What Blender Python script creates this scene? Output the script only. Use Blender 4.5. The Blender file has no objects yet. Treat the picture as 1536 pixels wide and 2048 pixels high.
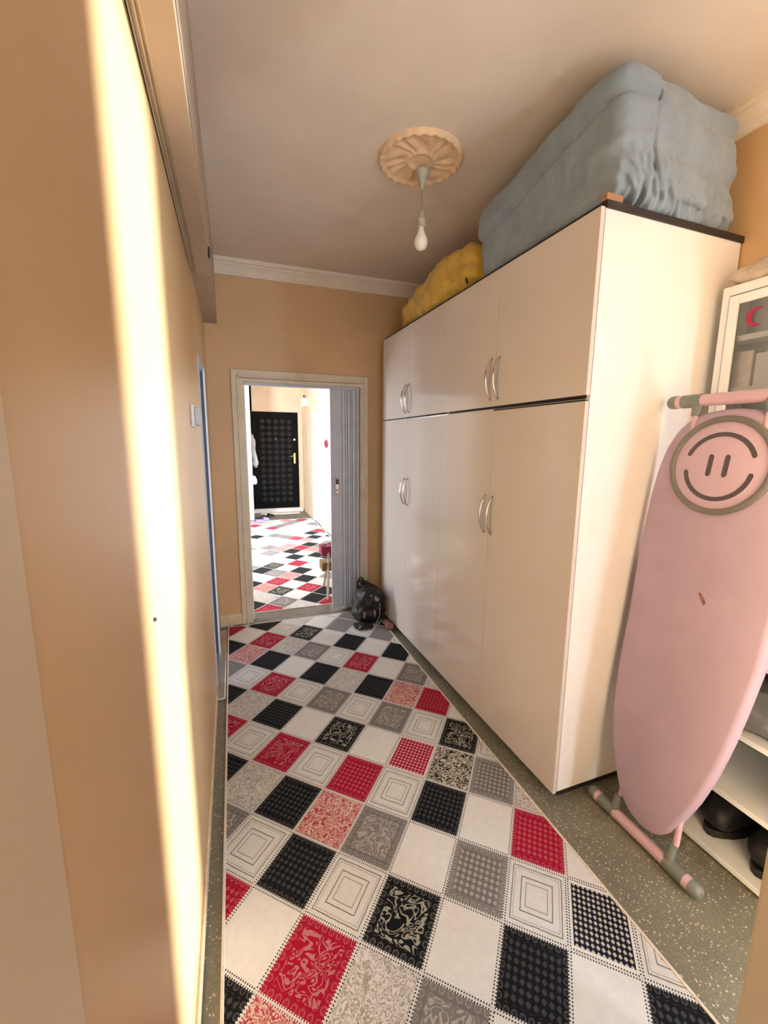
import bpy, bmesh, math, random
from mathutils import Vector, Matrix, noise
random.seed(7)
SC = bpy.context.scene
COL = SC.collection
PI = math.pi

# ------------------------------------------------------------------ camera
FPX = 848.173
cam_d = bpy.data.cameras.new('camera')
cam_d.sensor_fit = 'HORIZONTAL'; cam_d.sensor_width = 36.0
cam_d.lens = FPX / 1536 * 36.0
cam_d.clip_start = 0.02; cam_d.clip_end = 100
cam = bpy.data.objects.new('camera', cam_d); COL.objects.link(cam)
cr = Vector((0.94260508, -0.33381029, 0.00814551))
cu = Vector((0.04692483, 0.15657857, 0.98655016))
cf = Vector((0.33059601, 0.92954497, -0.16325574))
M = Matrix((cr, cu, -cf)).transposed().to_4x4()
M.translation = Vector((0, 0, 1.5))
cam.matrix_world = M
SC.camera = cam

# ------------------------------------------------------------------ world, view, lights
SC.view_settings.view_transform = 'Standard'
SC.view_settings.look = 'None'
SC.view_settings.exposure = 0.22
SC.view_settings.gamma = 1.0
SC.view_settings.use_curve_mapping = False
w = bpy.data.worlds.new('sky'); SC.world = w; w.use_nodes = True
bg = w.node_tree.nodes['Background']
bg.inputs[0].default_value = (0.82, 0.90, 1.0, 1); bg.inputs[1].default_value = 1.2
SC.cycles.max_bounces = 10
SC.cycles.diffuse_bounces = 6
SC.cycles.use_denoising = True
SC.cycles.sample_clamp_indirect = 6.0

def area(name, loc, direction, sx, sy, power, color=(1, 1, 1)):
    d = bpy.data.lights.new(name, 'AREA'); d.shape = 'RECTANGLE'; d.size = sx; d.size_y = sy
    d.energy = power; d.color = color
    o = bpy.data.objects.new(name, d); COL.objects.link(o)
    o.location = loc
    o.rotation_euler = Vector(direction).to_track_quat('-Z', 'Y').to_euler()
    return o

# daylight outside the window openings; the rear lamp is added as soft fill
area('daylight_balcony', (2.15, -0.55, 1.25), (-1, 0.45, 0), 1.05, 2.2, 172, (0.80, 0.92, 1.0))
area('fill_rear', (0.45, -1.75, 1.50), (0, 1, 0.0), 0.9, 1.8, 22, (0.80, 0.93, 1.0))
area('daylight_hall', (-1.75, 5.35, 1.5), (1, 0.75, -0.15), 1.1, 1.9, 220, (0.93, 0.97, 1.0))
area('daylight_side_room', (-0.9, 2.85, 1.3), (1, 0, 0), 0.7, 1.8, 3.5, (0.72, 0.82, 1.0))
sd = bpy.data.lights.new('sun', 'SUN'); sd.energy = 16.0; sd.angle = math.radians(6.5); sd.color = (1.0, 0.96, 0.88)
sun = bpy.data.objects.new('sun', sd); COL.objects.link(sun)
sun.rotation_euler = Vector((-1.0, 0.335, -0.045)).to_track_quat('-Z', 'Y').to_euler()

# ------------------------------------------------------------------ materials
def newmat(name):
    m = bpy.data.materials.new(name); m.use_nodes = True
    return m, m.node_tree, m.node_tree.nodes['Principled BSDF']

class NG:
    """tiny expression helper around math nodes"""
    def __init__(s, nt): s.nt = nt
    def n(s, t, **k):
        x = s.nt.nodes.new(t)
        for a, b in k.items(): setattr(x, a, b)
        return x
    def m(s, op, a, b=None, c=None, clamp=False):
        x = s.n('ShaderNodeMath', operation=op); x.use_clamp = clamp
        for i, v in enumerate((a, b, c)):
            if v is None: continue
            if isinstance(v, (int, float)): x.inputs[i].default_value = v
            else: s.nt.links.new(v, x.inputs[i])
        return x.outputs[0]
    def gt(s, a, b): return s.m('GREATER_THAN', a, b)
    def lt(s, a, b): return s.m('LESS_THAN', a, b)
    def mul(s, a, b): return s.m('MULTIPLY', a, b)
    def add(s, a, b): return s.m('ADD', a, b)
    def sub(s, a, b): return s.m('SUBTRACT', a, b)
    def smooth(s, a, lo, hi):
        x = s.n('ShaderNodeMapRange', interpolation_type='SMOOTHSTEP')
        s.nt.links.new(a, x.inputs[0]); x.inputs[1].default_value = lo; x.inputs[2].default_value = hi
        return x.outputs[0]
    def mix(s, f, a, b):
        x = s.n('ShaderNodeMix', data_type='RGBA')
        for i, v in ((0, f), (6, a), (7, b)):
            if isinstance(v, (int, float)): x.inputs[i].default_value = v
            elif isinstance(v, tuple): x.inputs[i].default_value = (*v, 1)
            else: s.nt.links.new(v, x.inputs[i])
        return x.outputs[2]
    def noise(s, vec, scale, detail=3, rough=.5, dist=0):
        x = s.n('ShaderNodeTexNoise'); x.inputs['Scale'].default_value = scale
        x.inputs['Detail'].default_value = detail; x.inputs['Roughness'].default_value = rough
        x.inputs['Distortion'].default_value = dist
        if vec is not None: s.nt.links.new(vec, x.inputs['Vector'])
        return x.outputs['Fac']
    def bump(s, h, strength, dist, bsdf):
        x = s.n('ShaderNodeBump'); x.inputs['Strength'].default_value = strength; x.inputs['Distance'].default_value = dist
        s.nt.links.new(h, x.inputs['Height']); s.nt.links.new(x.outputs[0], bsdf.inputs['Normal'])
    def pos(s):
        return s.n('ShaderNodeNewGeometry').outputs['Position']

def mat(name, color, rough=.5, metal=0, var=.06, vscale=6, bump=0, bscale=60, spec=.5, coat=0, emit=None, sheen=0):
    m, nt, b = newmat(name); g = NG(nt)
    p = g.pos()
    f = g.noise(p, vscale, 4, .6)
    dark = tuple(c * (1 - var) for c in color); lite = tuple(min(1, c * (1 + var)) for c in color)
    nt.links.new(g.mix(g.smooth(f, .3, .7), dark, lite), b.inputs['Base Color'])
    b.inputs['Roughness'].default_value = rough; b.inputs['Metallic'].default_value = metal
    b.inputs['Specular IOR Level'].default_value = spec
    b.inputs['Coat Weight'].default_value = coat
    if coat: b.inputs['Coat Roughness'].default_value = .06
    if sheen: b.inputs['Sheen Weight'].default_value = sheen
    if bump: g.bump(g.noise(p, bscale, 3), bump, .002, b)
    if emit:
        b.inputs['Emission Color'].default_value = (*emit[0], 1); b.inputs['Emission Strength'].default_value = emit[1]
    return m

MT = {}
MT['wall'] = mat('peach_wall_paint', (.62, .41, .22), .42, var=.05, vscale=2.2, bump=.12, bscale=90)
MT['wall_gloss'] = mat('glossy_peach_oil_paint', (.58, .40, .215), .38, var=.04, vscale=1.6, bump=.12, bscale=30)
MT['wall_hall'] = mat('hall_wall_paint', (.80, .62, .46), .6, var=.05, vscale=2.5, bump=.3, bscale=70)
MT['ceiling'] = mat('ceiling_paint', (.72, .64, .56), .8, var=.04, vscale=3, bump=.25, bscale=160)
MT['cornice'] = mat('plaster_cornice', (.78, .70, .60), .7, var=.04)
MT['rose'] = mat('tan_plaster_rose', (.74, .53, .34), .7, var=.08, vscale=20)
MT['casing'] = mat('cream_door_casing_paint', (.66, .58, .46), .4, var=.07, vscale=8)
MT['greypvc'] = mat('grey_plastic_door', (.50, .54, .64), .38, var=.05, vscale=10)
MT['darkpvc'] = mat('dark_plastic_joint', (.12, .11, .10), .6)
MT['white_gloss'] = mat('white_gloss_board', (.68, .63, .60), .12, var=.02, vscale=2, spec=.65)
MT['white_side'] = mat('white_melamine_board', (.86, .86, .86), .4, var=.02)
MT['black_board'] = mat('dark_edge_board', (.02, .018, .02), .5)
MT['chrome'] = mat('brushed_chrome', (.62, .60, .58), .22, 1, var=.1, vscale=30)
MT['brass'] = mat('brass', (.75, .55, .22), .3, 1)
MT['blackmetal'] = mat('black_steel_door', (.004, .004, .005), .45, var=.2, spec=.08)
MT['stud'] = mat('black_steel_stud', (.010, .010, .012), .28, var=.1, spec=.5)
MT['blue'] = mat('blue_grey_fleece', (.24, .31, .385), .95, var=.10, vscale=9, bump=.6, bscale=90, sheen=.25)
MT['yellow'] = mat('mustard_blanket', (.62, .40, .07), .95, var=.18, vscale=12, bump=.5, bscale=110, sheen=.2)
MT['pink'] = mat('pink_cotton_cover', (.43, .33, .44), .85, var=.04, vscale=5, bump=.15, bscale=300)
MT['pinkmetal'] = mat('pink_enamel_tube', (.60, .41, .50), .35, var=.03)
MT['greyplastic'] = mat('grey_plastic', (.17, .19, .18), .4, var=.06)
MT['darkprint'] = mat('dark_print', (.075, .065, .075), .6)
MT['padpink'] = mat('pink_silicone_pad', (.56, .41, .52), .55, var=.03)
MT['padrim'] = mat('grey_silicone_rim', (.16, .155, .15), .32)
MT['white'] = mat('white_lacquer', (.80, .84, .88), .35, var=.03)
MT['offwhite'] = mat('off_white_box_card', (.85, .82, .78), .7, var=.1, vscale=18)
MT['greycard'] = mat('grey_card', (.34, .34, .32), .6, var=.1, vscale=12)
MT['inside'] = mat('grey_cabinet_lining', (.72, .76, .76), .6)
MT['red'] = mat('red_print', (.36, .004, .05), .5)
MT['maroon'] = mat('maroon_cloth', (.20, .005, .04), .7)
MT['magenta'] = mat('magenta_cloth', (.45, .08, .20), .8)
MT['olive'] = mat('olive_wood', (.16, .09, .012), .5)
MT['bag'] = mat('grey_plastic_sheet', (.16, .18, .19), .28, var=.15, vscale=14)
MT['shoe'] = mat('black_leather', (.008, .008, .009), .55)
MT['lilac'] = mat('lilac_rubber', (.42, .30, .62), .5)
MT['beige'] = mat('beige_cloth_roll', (.50, .42, .34), .95, var=.2, vscale=20, bump=.4)
MT['card'] = mat('brown_cardboard', (.36, .20, .12), .8)
MT['binding'] = mat('cream_carpet_binding', (.66, .60, .52), .95, var=.1, vscale=60, bump=.5, bscale=300)
MT['threshold'] = mat('grey_stone_threshold', (.11, .09, .075), .45, var=.25, vscale=14)
MT['alu'] = mat('aluminium_strip', (.50, .48, .47), .3, .8, var=.12)
MT['beam'] = mat('beam_paint', (.42, .33, .25), .6, var=.03)
MT['board'] = mat('grey_cream_board_paint', (.58, .47, .33), .4, var=.015, vscale=1.2)
MT['skirt'] = mat('cream_skirting_paint', (.70, .56, .38), .45, var=.12, vscale=25)
MT['socket'] = mat('grey_green_socket', (.42, .42, .34), .5)
MT['cord'] = mat('cord', (.30, .24, .16), .6)
MT['bulb'] = mat('frosted_glass_bulb', (.86, .84, .78), .3)
MT['ply'] = mat('grey_wood_leg', (.40, .33, .27), .5)
MT['pinkcloth'] = mat('dusty_pink_cloth', (.26, .11, .10), .9, var=.4, vscale=40)
MT['whitemat'] = mat('white_cotton_mat', (.80, .74, .70), .95)
MT['bluewhite'] = mat('bluish_door_paint', (.46, .52, .62), .4)
MT['reveal'] = mat('dark_blue_reveal', (.05, .07, .12), .5)
MT['darkgap'] = mat('dark_void', (.03, .03, .035), .8)

def bag_print():
    m, nt, b = newmat('black_cloth_with_pale_strokes'); g = NG(nt)
    tc = g.n('ShaderNodeTexCoord'); mp = g.n('ShaderNodeMapping')
    mp.inputs['Scale'].default_value = (22, 22, 9); mp.inputs['Rotation'].default_value = (0.2, .5, 0)
    nt.links.new(tc.outputs['Object'], mp.inputs[0])
    v = g.n('ShaderNodeTexVoronoi'); v.inputs['Scale'].default_value = 1.0
    nt.links.new(mp.outputs[0], v.inputs['Vector'])
    f = g.mul(g.lt(v.outputs['Distance'], .27), g.gt(g.noise(tc.outputs['Object'], 9, 2), .50))
    nt.links.new(g.mix(f, (.006, .004, .005), (.30, .19, .19)), b.inputs['Base Color'])
    b.inputs['Roughness'].default_value = .6
    return m
MT['bagprint'] = bag_print()

def terrazzo():
    m, nt, b = newmat('dark_terrazzo'); g = NG(nt); p = g.pos()
    v = g.n('ShaderNodeTexVoronoi'); v.inputs['Scale'].default_value = 105; nt.links.new(p, v.inputs['Vector'])
    v2 = g.n('ShaderNodeTexVoronoi'); v2.inputs['Scale'].default_value = 230; nt.links.new(p, v2.inputs['Vector'])
    sep = g.n('ShaderNodeSeparateColor'); nt.links.new(v.outputs['Color'], sep.inputs[0])
    sep2 = g.n('ShaderNodeSeparateColor'); nt.links.new(v2.outputs['Color'], sep2.inputs[0])
    chip = g.mul(g.lt(v.outputs['Distance'], .30), g.gt(sep.outputs[0], .62))
    chip2 = g.mul(g.lt(v2.outputs['Distance'], .36), g.gt(sep2.outputs[0], .60))
    base = g.mix(g.noise(p, 7, 4), (.11, .112, .085), (.22, .215, .175))
    c = g.mix(chip2, base, (.30, .28, .21)); 
    cc = g.mix(sep.outputs[1], (.42, .36, .28), (.62, .52, .44))
    c = g.mix(chip, c, cc)
    nt.links.new(c, b.inputs['Base Color']); b.inputs['Roughness'].default_value = .42
    return m
MT['terrazzo'] = terrazzo()

def glass():
    m, nt, b = newmat('clear_glass')
    b.inputs['Base Color'].default_value = (.9, .93, .92, 1); b.inputs['Roughness'].default_value = .03
    b.inputs['Transmission Weight'].default_value = 1.0; b.inputs['IOR'].default_value = 1.45
    # thin pane: mix with transparency so that light passes straight through
    g = NG(nt); tr = g.n('ShaderNodeBsdfTransparent'); gl = g.n('ShaderNodeBsdfGlossy'); gl.inputs['Roughness'].default_value = .05
    fr = g.n('ShaderNodeFresnel'); mx = g.n('ShaderNodeMixShader')
    nt.links.new(fr.outputs[0], mx.inputs[0]); nt.links.new(tr.outputs[0], mx.inputs[1]); nt.links.new(gl.outputs[0], mx.inputs[2])
    nt.links.new(mx.outputs[0], nt.nodes['Material Output'].inputs[0])
    return m
MT['glass'] = glass()
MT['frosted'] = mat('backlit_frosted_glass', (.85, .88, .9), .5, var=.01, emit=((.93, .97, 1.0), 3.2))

CREAM = (.84, .85, .87); BLK = (.010, .011, .015); RED = (.40, .008, .038); GRY = (.26, .25, .26)
def tile_mat(kind):
    m, nt, b = newmat('carpet_patch_' + {'W':'plain','Q':'squares','K':'black_net','k':'black_scroll','R':'red_net','r':'red_scroll','G':'grey_net','g':'grey_scroll','P':'pink_scribble','S':'beige_scribble','X':'black_scribble','M':'red_gingham','N':'black_gingham'}[kind])
    g = NG(nt)
    uv = g.n('ShaderNodeTexCoord').outputs['UV']; sp = g.n('ShaderNodeSeparateXYZ'); nt.links.new(uv, sp.inputs[0])
    u, v = sp.outputs[0], sp.outputs[1]; p = g.pos()
    du = g.m('MINIMUM', u, g.sub(1, u)); dv = g.m('MINIMUM', v, g.sub(1, v)); d = g.m('MINIMUM', du, dv)
    t = g.add(g.mul(g.lt(du, dv), v), g.mul(g.m('GREATER_THAN', du, dv), u))
    def net(lo, hi, n=10, th=.15):
        a = g.m('SINE', g.mul(g.add(u, v), PI * n)); c = g.m('SINE', g.mul(g.sub(u, v), PI * n))
        return g.mix(g.smooth(g.mul(a, c), th - .25, th + .35), lo, hi)
    def rings(lo, hi, n=9):
        fu = g.sub(g.m('FRACT', g.mul(u, n)), .5); fv = g.sub(g.m('FRACT', g.mul(v, n)), .5)
        r = g.m('SQRT', g.add(g.mul(fu, fu), g.mul(fv, fv)))
        k = g.mul(g.gt(r, .20), g.lt(r, .40))
        k = g.m('MAXIMUM', k, g.lt(r, .07))
        return g.mix(g.mul(k, g.noise(p, 150, 2)), lo, hi)
    def scroll(lo, hi, sc=26, bands=7, lo_t=.35, hi_t=.75):
        f = g.noise(p, sc, 1.5, .5, 1.2)
        s = g.m('SINE', g.mul(f, PI * 2 * bands))
        return g.mix(g.smooth(s, lo_t, hi_t), lo, hi)
    blk2 = (.060, .064, .074); 
    if kind == 'W': c = g.mix(g.noise(p, 40, 4), tuple(x * .88 for x in CREAM), tuple(x * 1.08 for x in CREAM))
    elif kind == 'Q':
        c = g.mix(g.noise(p, 60, 4), tuple(x * .82 for x in CREAM), tuple(x * 1.0 for x in CREAM))
        dw = g.add(d, g.mul(g.sub(g.noise(p, 40, 2), .5), .02))
        for lo, hi, k in ((.085, .100, .85), (.125, .137, .45), (.235, .252, .8), (.315, .330, .6)):
            c = g.mix(g.mul(g.mul(g.gt(dw, lo), g.lt(dw, hi)), k), c, (.10, .09, .075))
    elif kind in 'KRG':
        lo, hi, rl, rh = {'K': (BLK, blk2, BLK, (.13, .13, .14)), 'R': (RED, (.52, .10, .14), RED, (.55, .16, .20)), 'G': (tuple(x*.72 for x in GRY), (.42, .40, .39), tuple(x*.9 for x in GRY), (.44, .41, .40))}[kind]
        c = g.mix(g.lt(d, .13), net(lo, hi), rings(rl, rh))
    elif kind in 'krg':
        lo, hi, rl, rh = {'k': (BLK, (.38, .38, .33), BLK, (.17, .17, .16)), 'r': (RED, (.56, .20, .24), RED, (.50, .14, .18)), 'g': (tuple(x*.9 for x in GRY), (.46, .43, .41), tuple(x*.75 for x in GRY), (.40, .36, .36))}[kind]
        c = g.mix(g.lt(d, .15), scroll(lo, hi, 22, 6, .1, .6), rings(rl, rh, 8))
    elif kind == 'P': c = scroll((.45, .07, .11), (.78, .55, .50), 38, 6, -.7, .6)
    elif kind == 'S': c = scroll((.40, .36, .33), tuple(x * .92 for x in CREAM), 52, 5, -1.2, 1.0)
    elif kind == 'X': c = scroll((.03, .03, .03), (.62, .58, .50), 26, 7, -.2, .1)
    elif kind == 'M': c = g.mix(g.lt(d, .06), net((.42, .015, .05), (.72, .42, .42), 12, .25), CREAM)
    elif kind == 'N': c = g.mix(g.lt(d, .07), net((.012, .014, .03), (.62, .60, .55), 13, .2), CREAM)
    # stitched seam between the patches
    dash = g.gt(g.m('FRACT', g.mul(t, 26)), .5)
    sc = {'P': (.40, .12, .14), 'R': RED, 'r': RED, 'M': (.4, .1, .12)}.get(kind, (.05, .045, .05))
    seam = g.mix(dash, tuple(x * .95 for x in CREAM), sc)
    c = g.mix(g.lt(d, .030), c, seam)
    c = g.mix(g.lt(d, .010), c, tuple(x * .9 for x in CREAM))
    f = g.noise(p, 420, 3, .7)
    c = g.mix(g.mul(f, .38), c, (.0, .0, .0))
    nt.links.new(c, b.inputs['Base Color']); b.inputs['Roughness'].default_value = .95
    b.inputs['Specular IOR Level'].default_value = .1
    g.bump(f, .5, .002, b)
    return m
KINDS = 'WQKkRrGgPSXMN'
TILE = {k: tile_mat(k) for k in KINDS}

# ------------------------------------------------------------------ helpers
def tag(o, label=None, cat=None, group=None, kind=None):
    if label: o['label'] = label
    if cat: o['category'] = cat
    if group: o['group'] = group
    if kind: o['kind'] = kind
    return o

def empty(name, loc=(0, 0, 0), rz=0, **k):
    o = bpy.data.objects.new(name, None); COL.objects.link(o); o.location = loc; o.rotation_euler = (0, 0, rz)
    o.empty_display_size = .05
    return tag(o, **k)

def wp(o):
    p = Vector((0, 0, 0))
    while o: p += Vector(o.location); o = o.parent
    return p

class MB:
    def __init__(s): s.bm = bmesh.new()
    def box(s, x0, x1, y0, y1, z0, z1, bev=0, seg=2):
        r = bmesh.ops.create_cube(s.bm, size=1)
        vs = r['verts']
        for v in vs: v.co = Vector((x0 + (v.co.x + .5) * (x1 - x0), y0 + (v.co.y + .5) * (y1 - y0), z0 + (v.co.z + .5) * (z1 - z0)))
        if bev:
            es = {e for v in vs for e in v.link_edges}
            bmesh.ops.bevel(s.bm, geom=list(es), offset=bev, segments=seg, profile=.5, affect='EDGES')
        return s
    def tube(s, pts, r, seg=10, cap=True):
        pts = [Vector(p) for p in pts]; rings = []
        rr = r if isinstance(r, (list, tuple)) else [r] * len(pts)
        prev = None
        for i, p in enumerate(pts):
            t = (pts[min(i + 1, len(pts) - 1)] - pts[max(i - 1, 0)]).normalized()
            a = prev if prev is not None else (Vector((0, 0, 1)) if abs(t.z) < .9 else Vector((1, 0, 0)))
            n = (a - t * a.dot(t)).normalized(); prev = n; b = t.cross(n)
            rings.append([s.bm.verts.new(p + (n * math.cos(2 * PI * k / seg) + b * math.sin(2 * PI * k / seg)) * rr[i]) for k in range(seg)])
        for i in range(len(rings) - 1):
            for k in range(seg):
                s.bm.faces.new((rings[i][k], rings[i][(k + 1) % seg], rings[i + 1][(k + 1) % seg], rings[i + 1][k]))
        if cap:
            s.bm.faces.new(rings[0][::-1]); s.bm.faces.new(rings[-1])
        return s
    def prism(s, outline, axis, a0, a1, bev=0):
        """outline: 2-D points; axis 0/1/2 is the extrusion axis"""
        def mk(p, a):
            if axis == 0: return Vector((a, p[0], p[1]))
            if axis == 1: return Vector((p[0], a, p[1]))
            return Vector((p[0], p[1], a))
        A = [s.bm.verts.new(mk(p, a0)) for p in outline]; B = [s.bm.verts.new(mk(p, a1)) for p in outline]
        n = len(outline)
        f1 = s.bm.faces.new(A[::-1]); f2 = s.bm.faces.new(B)
        for i in range(n): s.bm.faces.new((A[i], A[(i + 1) % n], B[(i + 1) % n], B[i]))
        if bev:
            bmesh.ops.bevel(s.bm, geom=list({e for f in (f1, f2) for e in f.edges}), offset=bev, segments=3, profile=.5, affect='EDGES')
        return s
    def lathe(s, prof, c, seg=24, axis=2):
        """prof: (radius, height)"""
        rings = []
        for r, h in prof:
            ring = []
            for k in range(seg):
                a = 2 * PI * k / seg
                if axis == 2: p = Vector((c[0] + r * math.cos(a), c[1] + r * math.sin(a), c[2] + h))
                elif axis == 0: p = Vector((c[0] + h, c[1] + r * math.cos(a), c[2] + r * math.sin(a)))
                else: p = Vector((c[0] + r * math.cos(a), c[1] + h, c[2] + r * math.sin(a)))
                ring.append(s.bm.verts.new(p))
            rings.append(ring)
        for i in range(len(rings) - 1):
            for k in range(seg):
                s.bm.faces.new((rings[i][k], rings[i][(k + 1) % seg], rings[i + 1][(k + 1) % seg], rings[i + 1][k]))
        s.bm.faces.new(rings[0][::-1]); s.bm.faces.new(rings[-1])
        return s
    def build(s, name, material, parent=None, smooth=None, **k):
        bmesh.ops.remove_doubles(s.bm, verts=s.bm.verts, dist=1e-6)
        bmesh.ops.recalc_face_normals(s.bm, faces=s.bm.faces)
        off = wp(parent) if parent else Vector((0, 0, 0))
        if parent is None:
            xs = [v.co for v in s.bm.verts]
            lo = Vector((min(v.x for v in xs), min(v.y for v in xs), min(v.z for v in xs))); hi = Vector((max(v.x for v in xs), max(v.y for v in xs), 0))
            off = Vector(((lo.x + hi.x) / 2, (lo.y + hi.y) / 2, lo.z))
        for v in s.bm.verts: v.co -= off
        me = bpy.data.meshes.new(name); s.bm.to_mesh(me); s.bm.free()
        for mm in (material if isinstance(material, (list, tuple)) else [material]): me.materials.append(mm)
        if smooth:
            for p in me.polygons: p.use_smooth = True
            if smooth is not True:
                me.set_sharp_from_angle(angle=math.radians(smooth))
        o = bpy.data.objects.new(name, me); COL.objects.link(o)
        if parent: o.parent = parent
        else: o.location = off
        return tag(o, **k)

def bx(name, material, x0, x1, y0, y1, z0, z1, parent=None, bev=0, **k):
    return MB().box(x0, x1, y0, y1, z0, z1, bev).build(name, material, parent, **k)

def struct(name, material, x0, x1, y0, y1, z0, z1, label, cat, parent=None):
    return bx(name, material, x0, x1, y0, y1, z0, z1, parent, label=label, cat=cat, kind='structure')

ZC = 2.78        # ceiling
XL = -0.154      # left wall surface
XR = 1.94        # right wall surface of the corridor nook
YB = 3.51        # back wall surface

# ------------------------------------------------------------------ setting: floors, walls, ceiling
struct('floor', MT['terrazzo'], -2.3, 2.9, -2.0, 9.6, -.06, 0, 'dark speckled terrazzo floor beneath the patchwork carpets', 'floor')
struct('ceiling', MT['ceiling'], -2.3, 2.9, -2.0, 9.6, ZC, ZC + .08, 'warm off-white painted ceiling above corridor and wardrobe', 'ceiling')
# left wall with a doorway near its far end
b = MB(); b.box(XL - .12, XL, -2.0, 2.60, 0, ZC); b.box(XL - .12, XL, 3.03, YB + .1, 0, ZC); b.box(XL - .12, XL, 2.60, 3.03, 1.94, ZC)
b.build('wall_left', MT['wall_gloss'], label='glossy peach wall close to the left of the corridor', cat='wall', kind='structure')
# back wall with the opening of the folding door
OX0, OX1, OZ = .045, 1.05, 1.965
b = MB(); b.box(XL - .12, OX0, YB, YB + .12, 0, ZC); b.box(OX1, XR + .1, YB, YB + .12, 0, ZC); b.box(OX0, OX1, YB, YB + .12, OZ, ZC)
b.build('wall_back', MT['wall'], label='peach wall at the corridor end around the folding door', cat='wall', kind='structure')
# right wall: behind wardrobe and shelves, with the balcony window nearer than the camera sees
WY0, WY1, WZ0, WZ1 = -1.15, .62, .12, 2.45
b = MB(); b.box(XR, XR + .12, WY1, YB + .1, 0, ZC); b.box(XR, XR + .12, -2.0, WY0, 0, ZC)
b.box(XR, XR + .12, WY0, WY1, 0, WZ0); b.box(XR, XR + .12, WY0, WY1, WZ1, ZC)
b.build('wall_right', MT['wall'], label='peach wall on the right behind wardrobe, shelves and cabinet', cat='wall', kind='structure')
wn = empty('window_1', (XR + .06, (WY0 + WY1) / 2, WZ0), label='tall white balcony window on the right wall nearer than the shelves', cat='window', kind='structure')
MB().box(XR + .03, XR + .09, WY0, WY1, WZ0, WZ0 + .05).box(XR + .03, XR + .09, WY0, WY1, WZ1 - .05, WZ1).box(XR + .03, XR + .09, WY0, WY0 + .05, WZ0, WZ1).box(XR + .03, XR + .09, WY1 - .03, WY1, WZ0, WZ1).build('window_frame', MT['white'], wn)
bx('pane', MT['glass'], XR + .055, XR + .06, WY0 + .05, WY1 - .03, WZ0 + .05, WZ1 - .05, wn)
# unseen rear wall; its window opening is added to let fill light in
b = MB(); b.box(-.27, 0, -1.62, -1.5, 0, ZC); b.box(.9, 2.06, -1.62, -1.5, 0, ZC); b.box(0, .9, -1.62, -1.5, 0, .6); b.box(0, .9, -1.62, -1.5, 2.4, ZC)
b.build('wall_rear', MT['wall'], label='peach wall behind the viewpoint with a small window opening added for fill light', cat='wall', kind='structure')
# partition whose end stands at the right edge of the view
struct('wall_partition', MT['wall'], .910, 1.05, -1.5, .305, 0, ZC, 'tan partition wall end at the lower right edge', 'wall')
MB().box(.903, 1.07, .30, .40, 0, ZC, .008).build('trim_1', MT['board'], label='pale corner trim on the near partition wall end', cat='trim', kind='structure')
# painted board on the left wall nearest the camera
MB().box(XL, XL + .004, -1.5, .378, 0, ZC, .0015).build('trim_2', MT['board'], label='flush vertical painted board at the far left edge', cat='trim', kind='structure')

# ceiling beam over the left wall
struct('trim_3', MT['beam'], XL, -.062, -1.5, YB, 2.343, ZC, 'peach boxed beam running under the ceiling along the left wall', 'beam')
# curtain rail under the beam
cr_ = empty('curtain_rail', (-.10, .5, 2.30), label='tan curtain pelmet board with rounded end under the left beam', cat='curtain rail')
pts = [(-.124, -1.4), (-.064, -1.4), (-.064, 2.40)]
for k in range(7):
    a = k / 6 * PI / 2; pts.append((-.094 + .030 * math.cos(a), 2.40 + .055 * math.sin(a)))
for k in range(1, 7):
    a = PI / 2 + k / 6 * PI / 2; pts.append((-.094 + .030 * math.cos(a), 2.40 + .055 * math.sin(a)))
MB().prism(pts, 2, 2.310, 2.343, .004).build('pelmet_board', MT['beam'], cr_)
b = MB(); b.box(-.150, -.126, -1.4, 2.41, 2.334, 2.343)
for x in (-.1495, -.1385, -.1275): b.box(x - .0015, x + .0015, -1.4, 2.41, 2.324, 2.335)
b.build('track', MT['casing'], cr_)
bx('hook', MT['shoe'], -.063, -.054, 2.26, 2.29, 2.335, 2.375, cr_, .002)

# cornices
def cornice(name, axis, p0, p1, wall, sgn, label):
    prof = [(0, 0), (.012, 0), (.014, .012), (.022, .016), (.030, .030), (.048, .050), (.058, .056), (.060, .066), (.074, .070), (.078, .095), (0, .095)]
    z0 = ZC - .095
    if axis == 1:   # runs along y, profile in x-z
        out = [(wall + sgn * a, z0 + h) for a, h in prof]
    else:           # runs along x, profile in y-z
        out = [(wall + sgn * a, z0 + h) for a, h in prof]
    b = MB(); b.prism(out, 1 if axis == 1 else 0, p0, p1)
    return b.build(name, MT['cornice'], label=label, cat='cornice', kind='structure')
cornice('trim_4', 0, -.062, XR, YB, -1, 'white stepped plaster cornice above the folding door wall')
cornice('trim_5', 1, -1.5, YB - .08, XR, -1, 'white stepped plaster cornice above the right wall')

# skirting and floor strip on the left
bsk = MB(); bsk.box(XL, XL + .008, -1.5, 2.42, 0, .062, .002)
bsk.build('baseboard_left', MT['skirt'], label='low cream painted skirting along the left wall, cracked at its top', cat='skirting', kind='structure')
# door frame of the left doorway
d3 = empty('door_3', (XL, 2.8, 0), label='narrow doorway in the left wall with bluish white frame', cat='doorway', kind='structure')
bx('jamb', MT['bluewhite'], XL - .12, XL + .006, 2.585, 2.605, 0, 1.955, d3)
bx('jamb', MT['reveal'], XL - .12, XL, 3.025, 3.032, 0, 1.94, d3)
bx('casing', MT['white'], XL, XL + .010, 3.022, 3.05, 0, 1.955, d3)
bx('lintel', MT['bluewhite'], XL - .12, XL + .006, 2.605, 3.025, 1.935, 1.955, d3)
bx('sill', MT['alu'], XL - .12, -.105, 2.44, 3.40, 0, .018, d3, .004)
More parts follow.
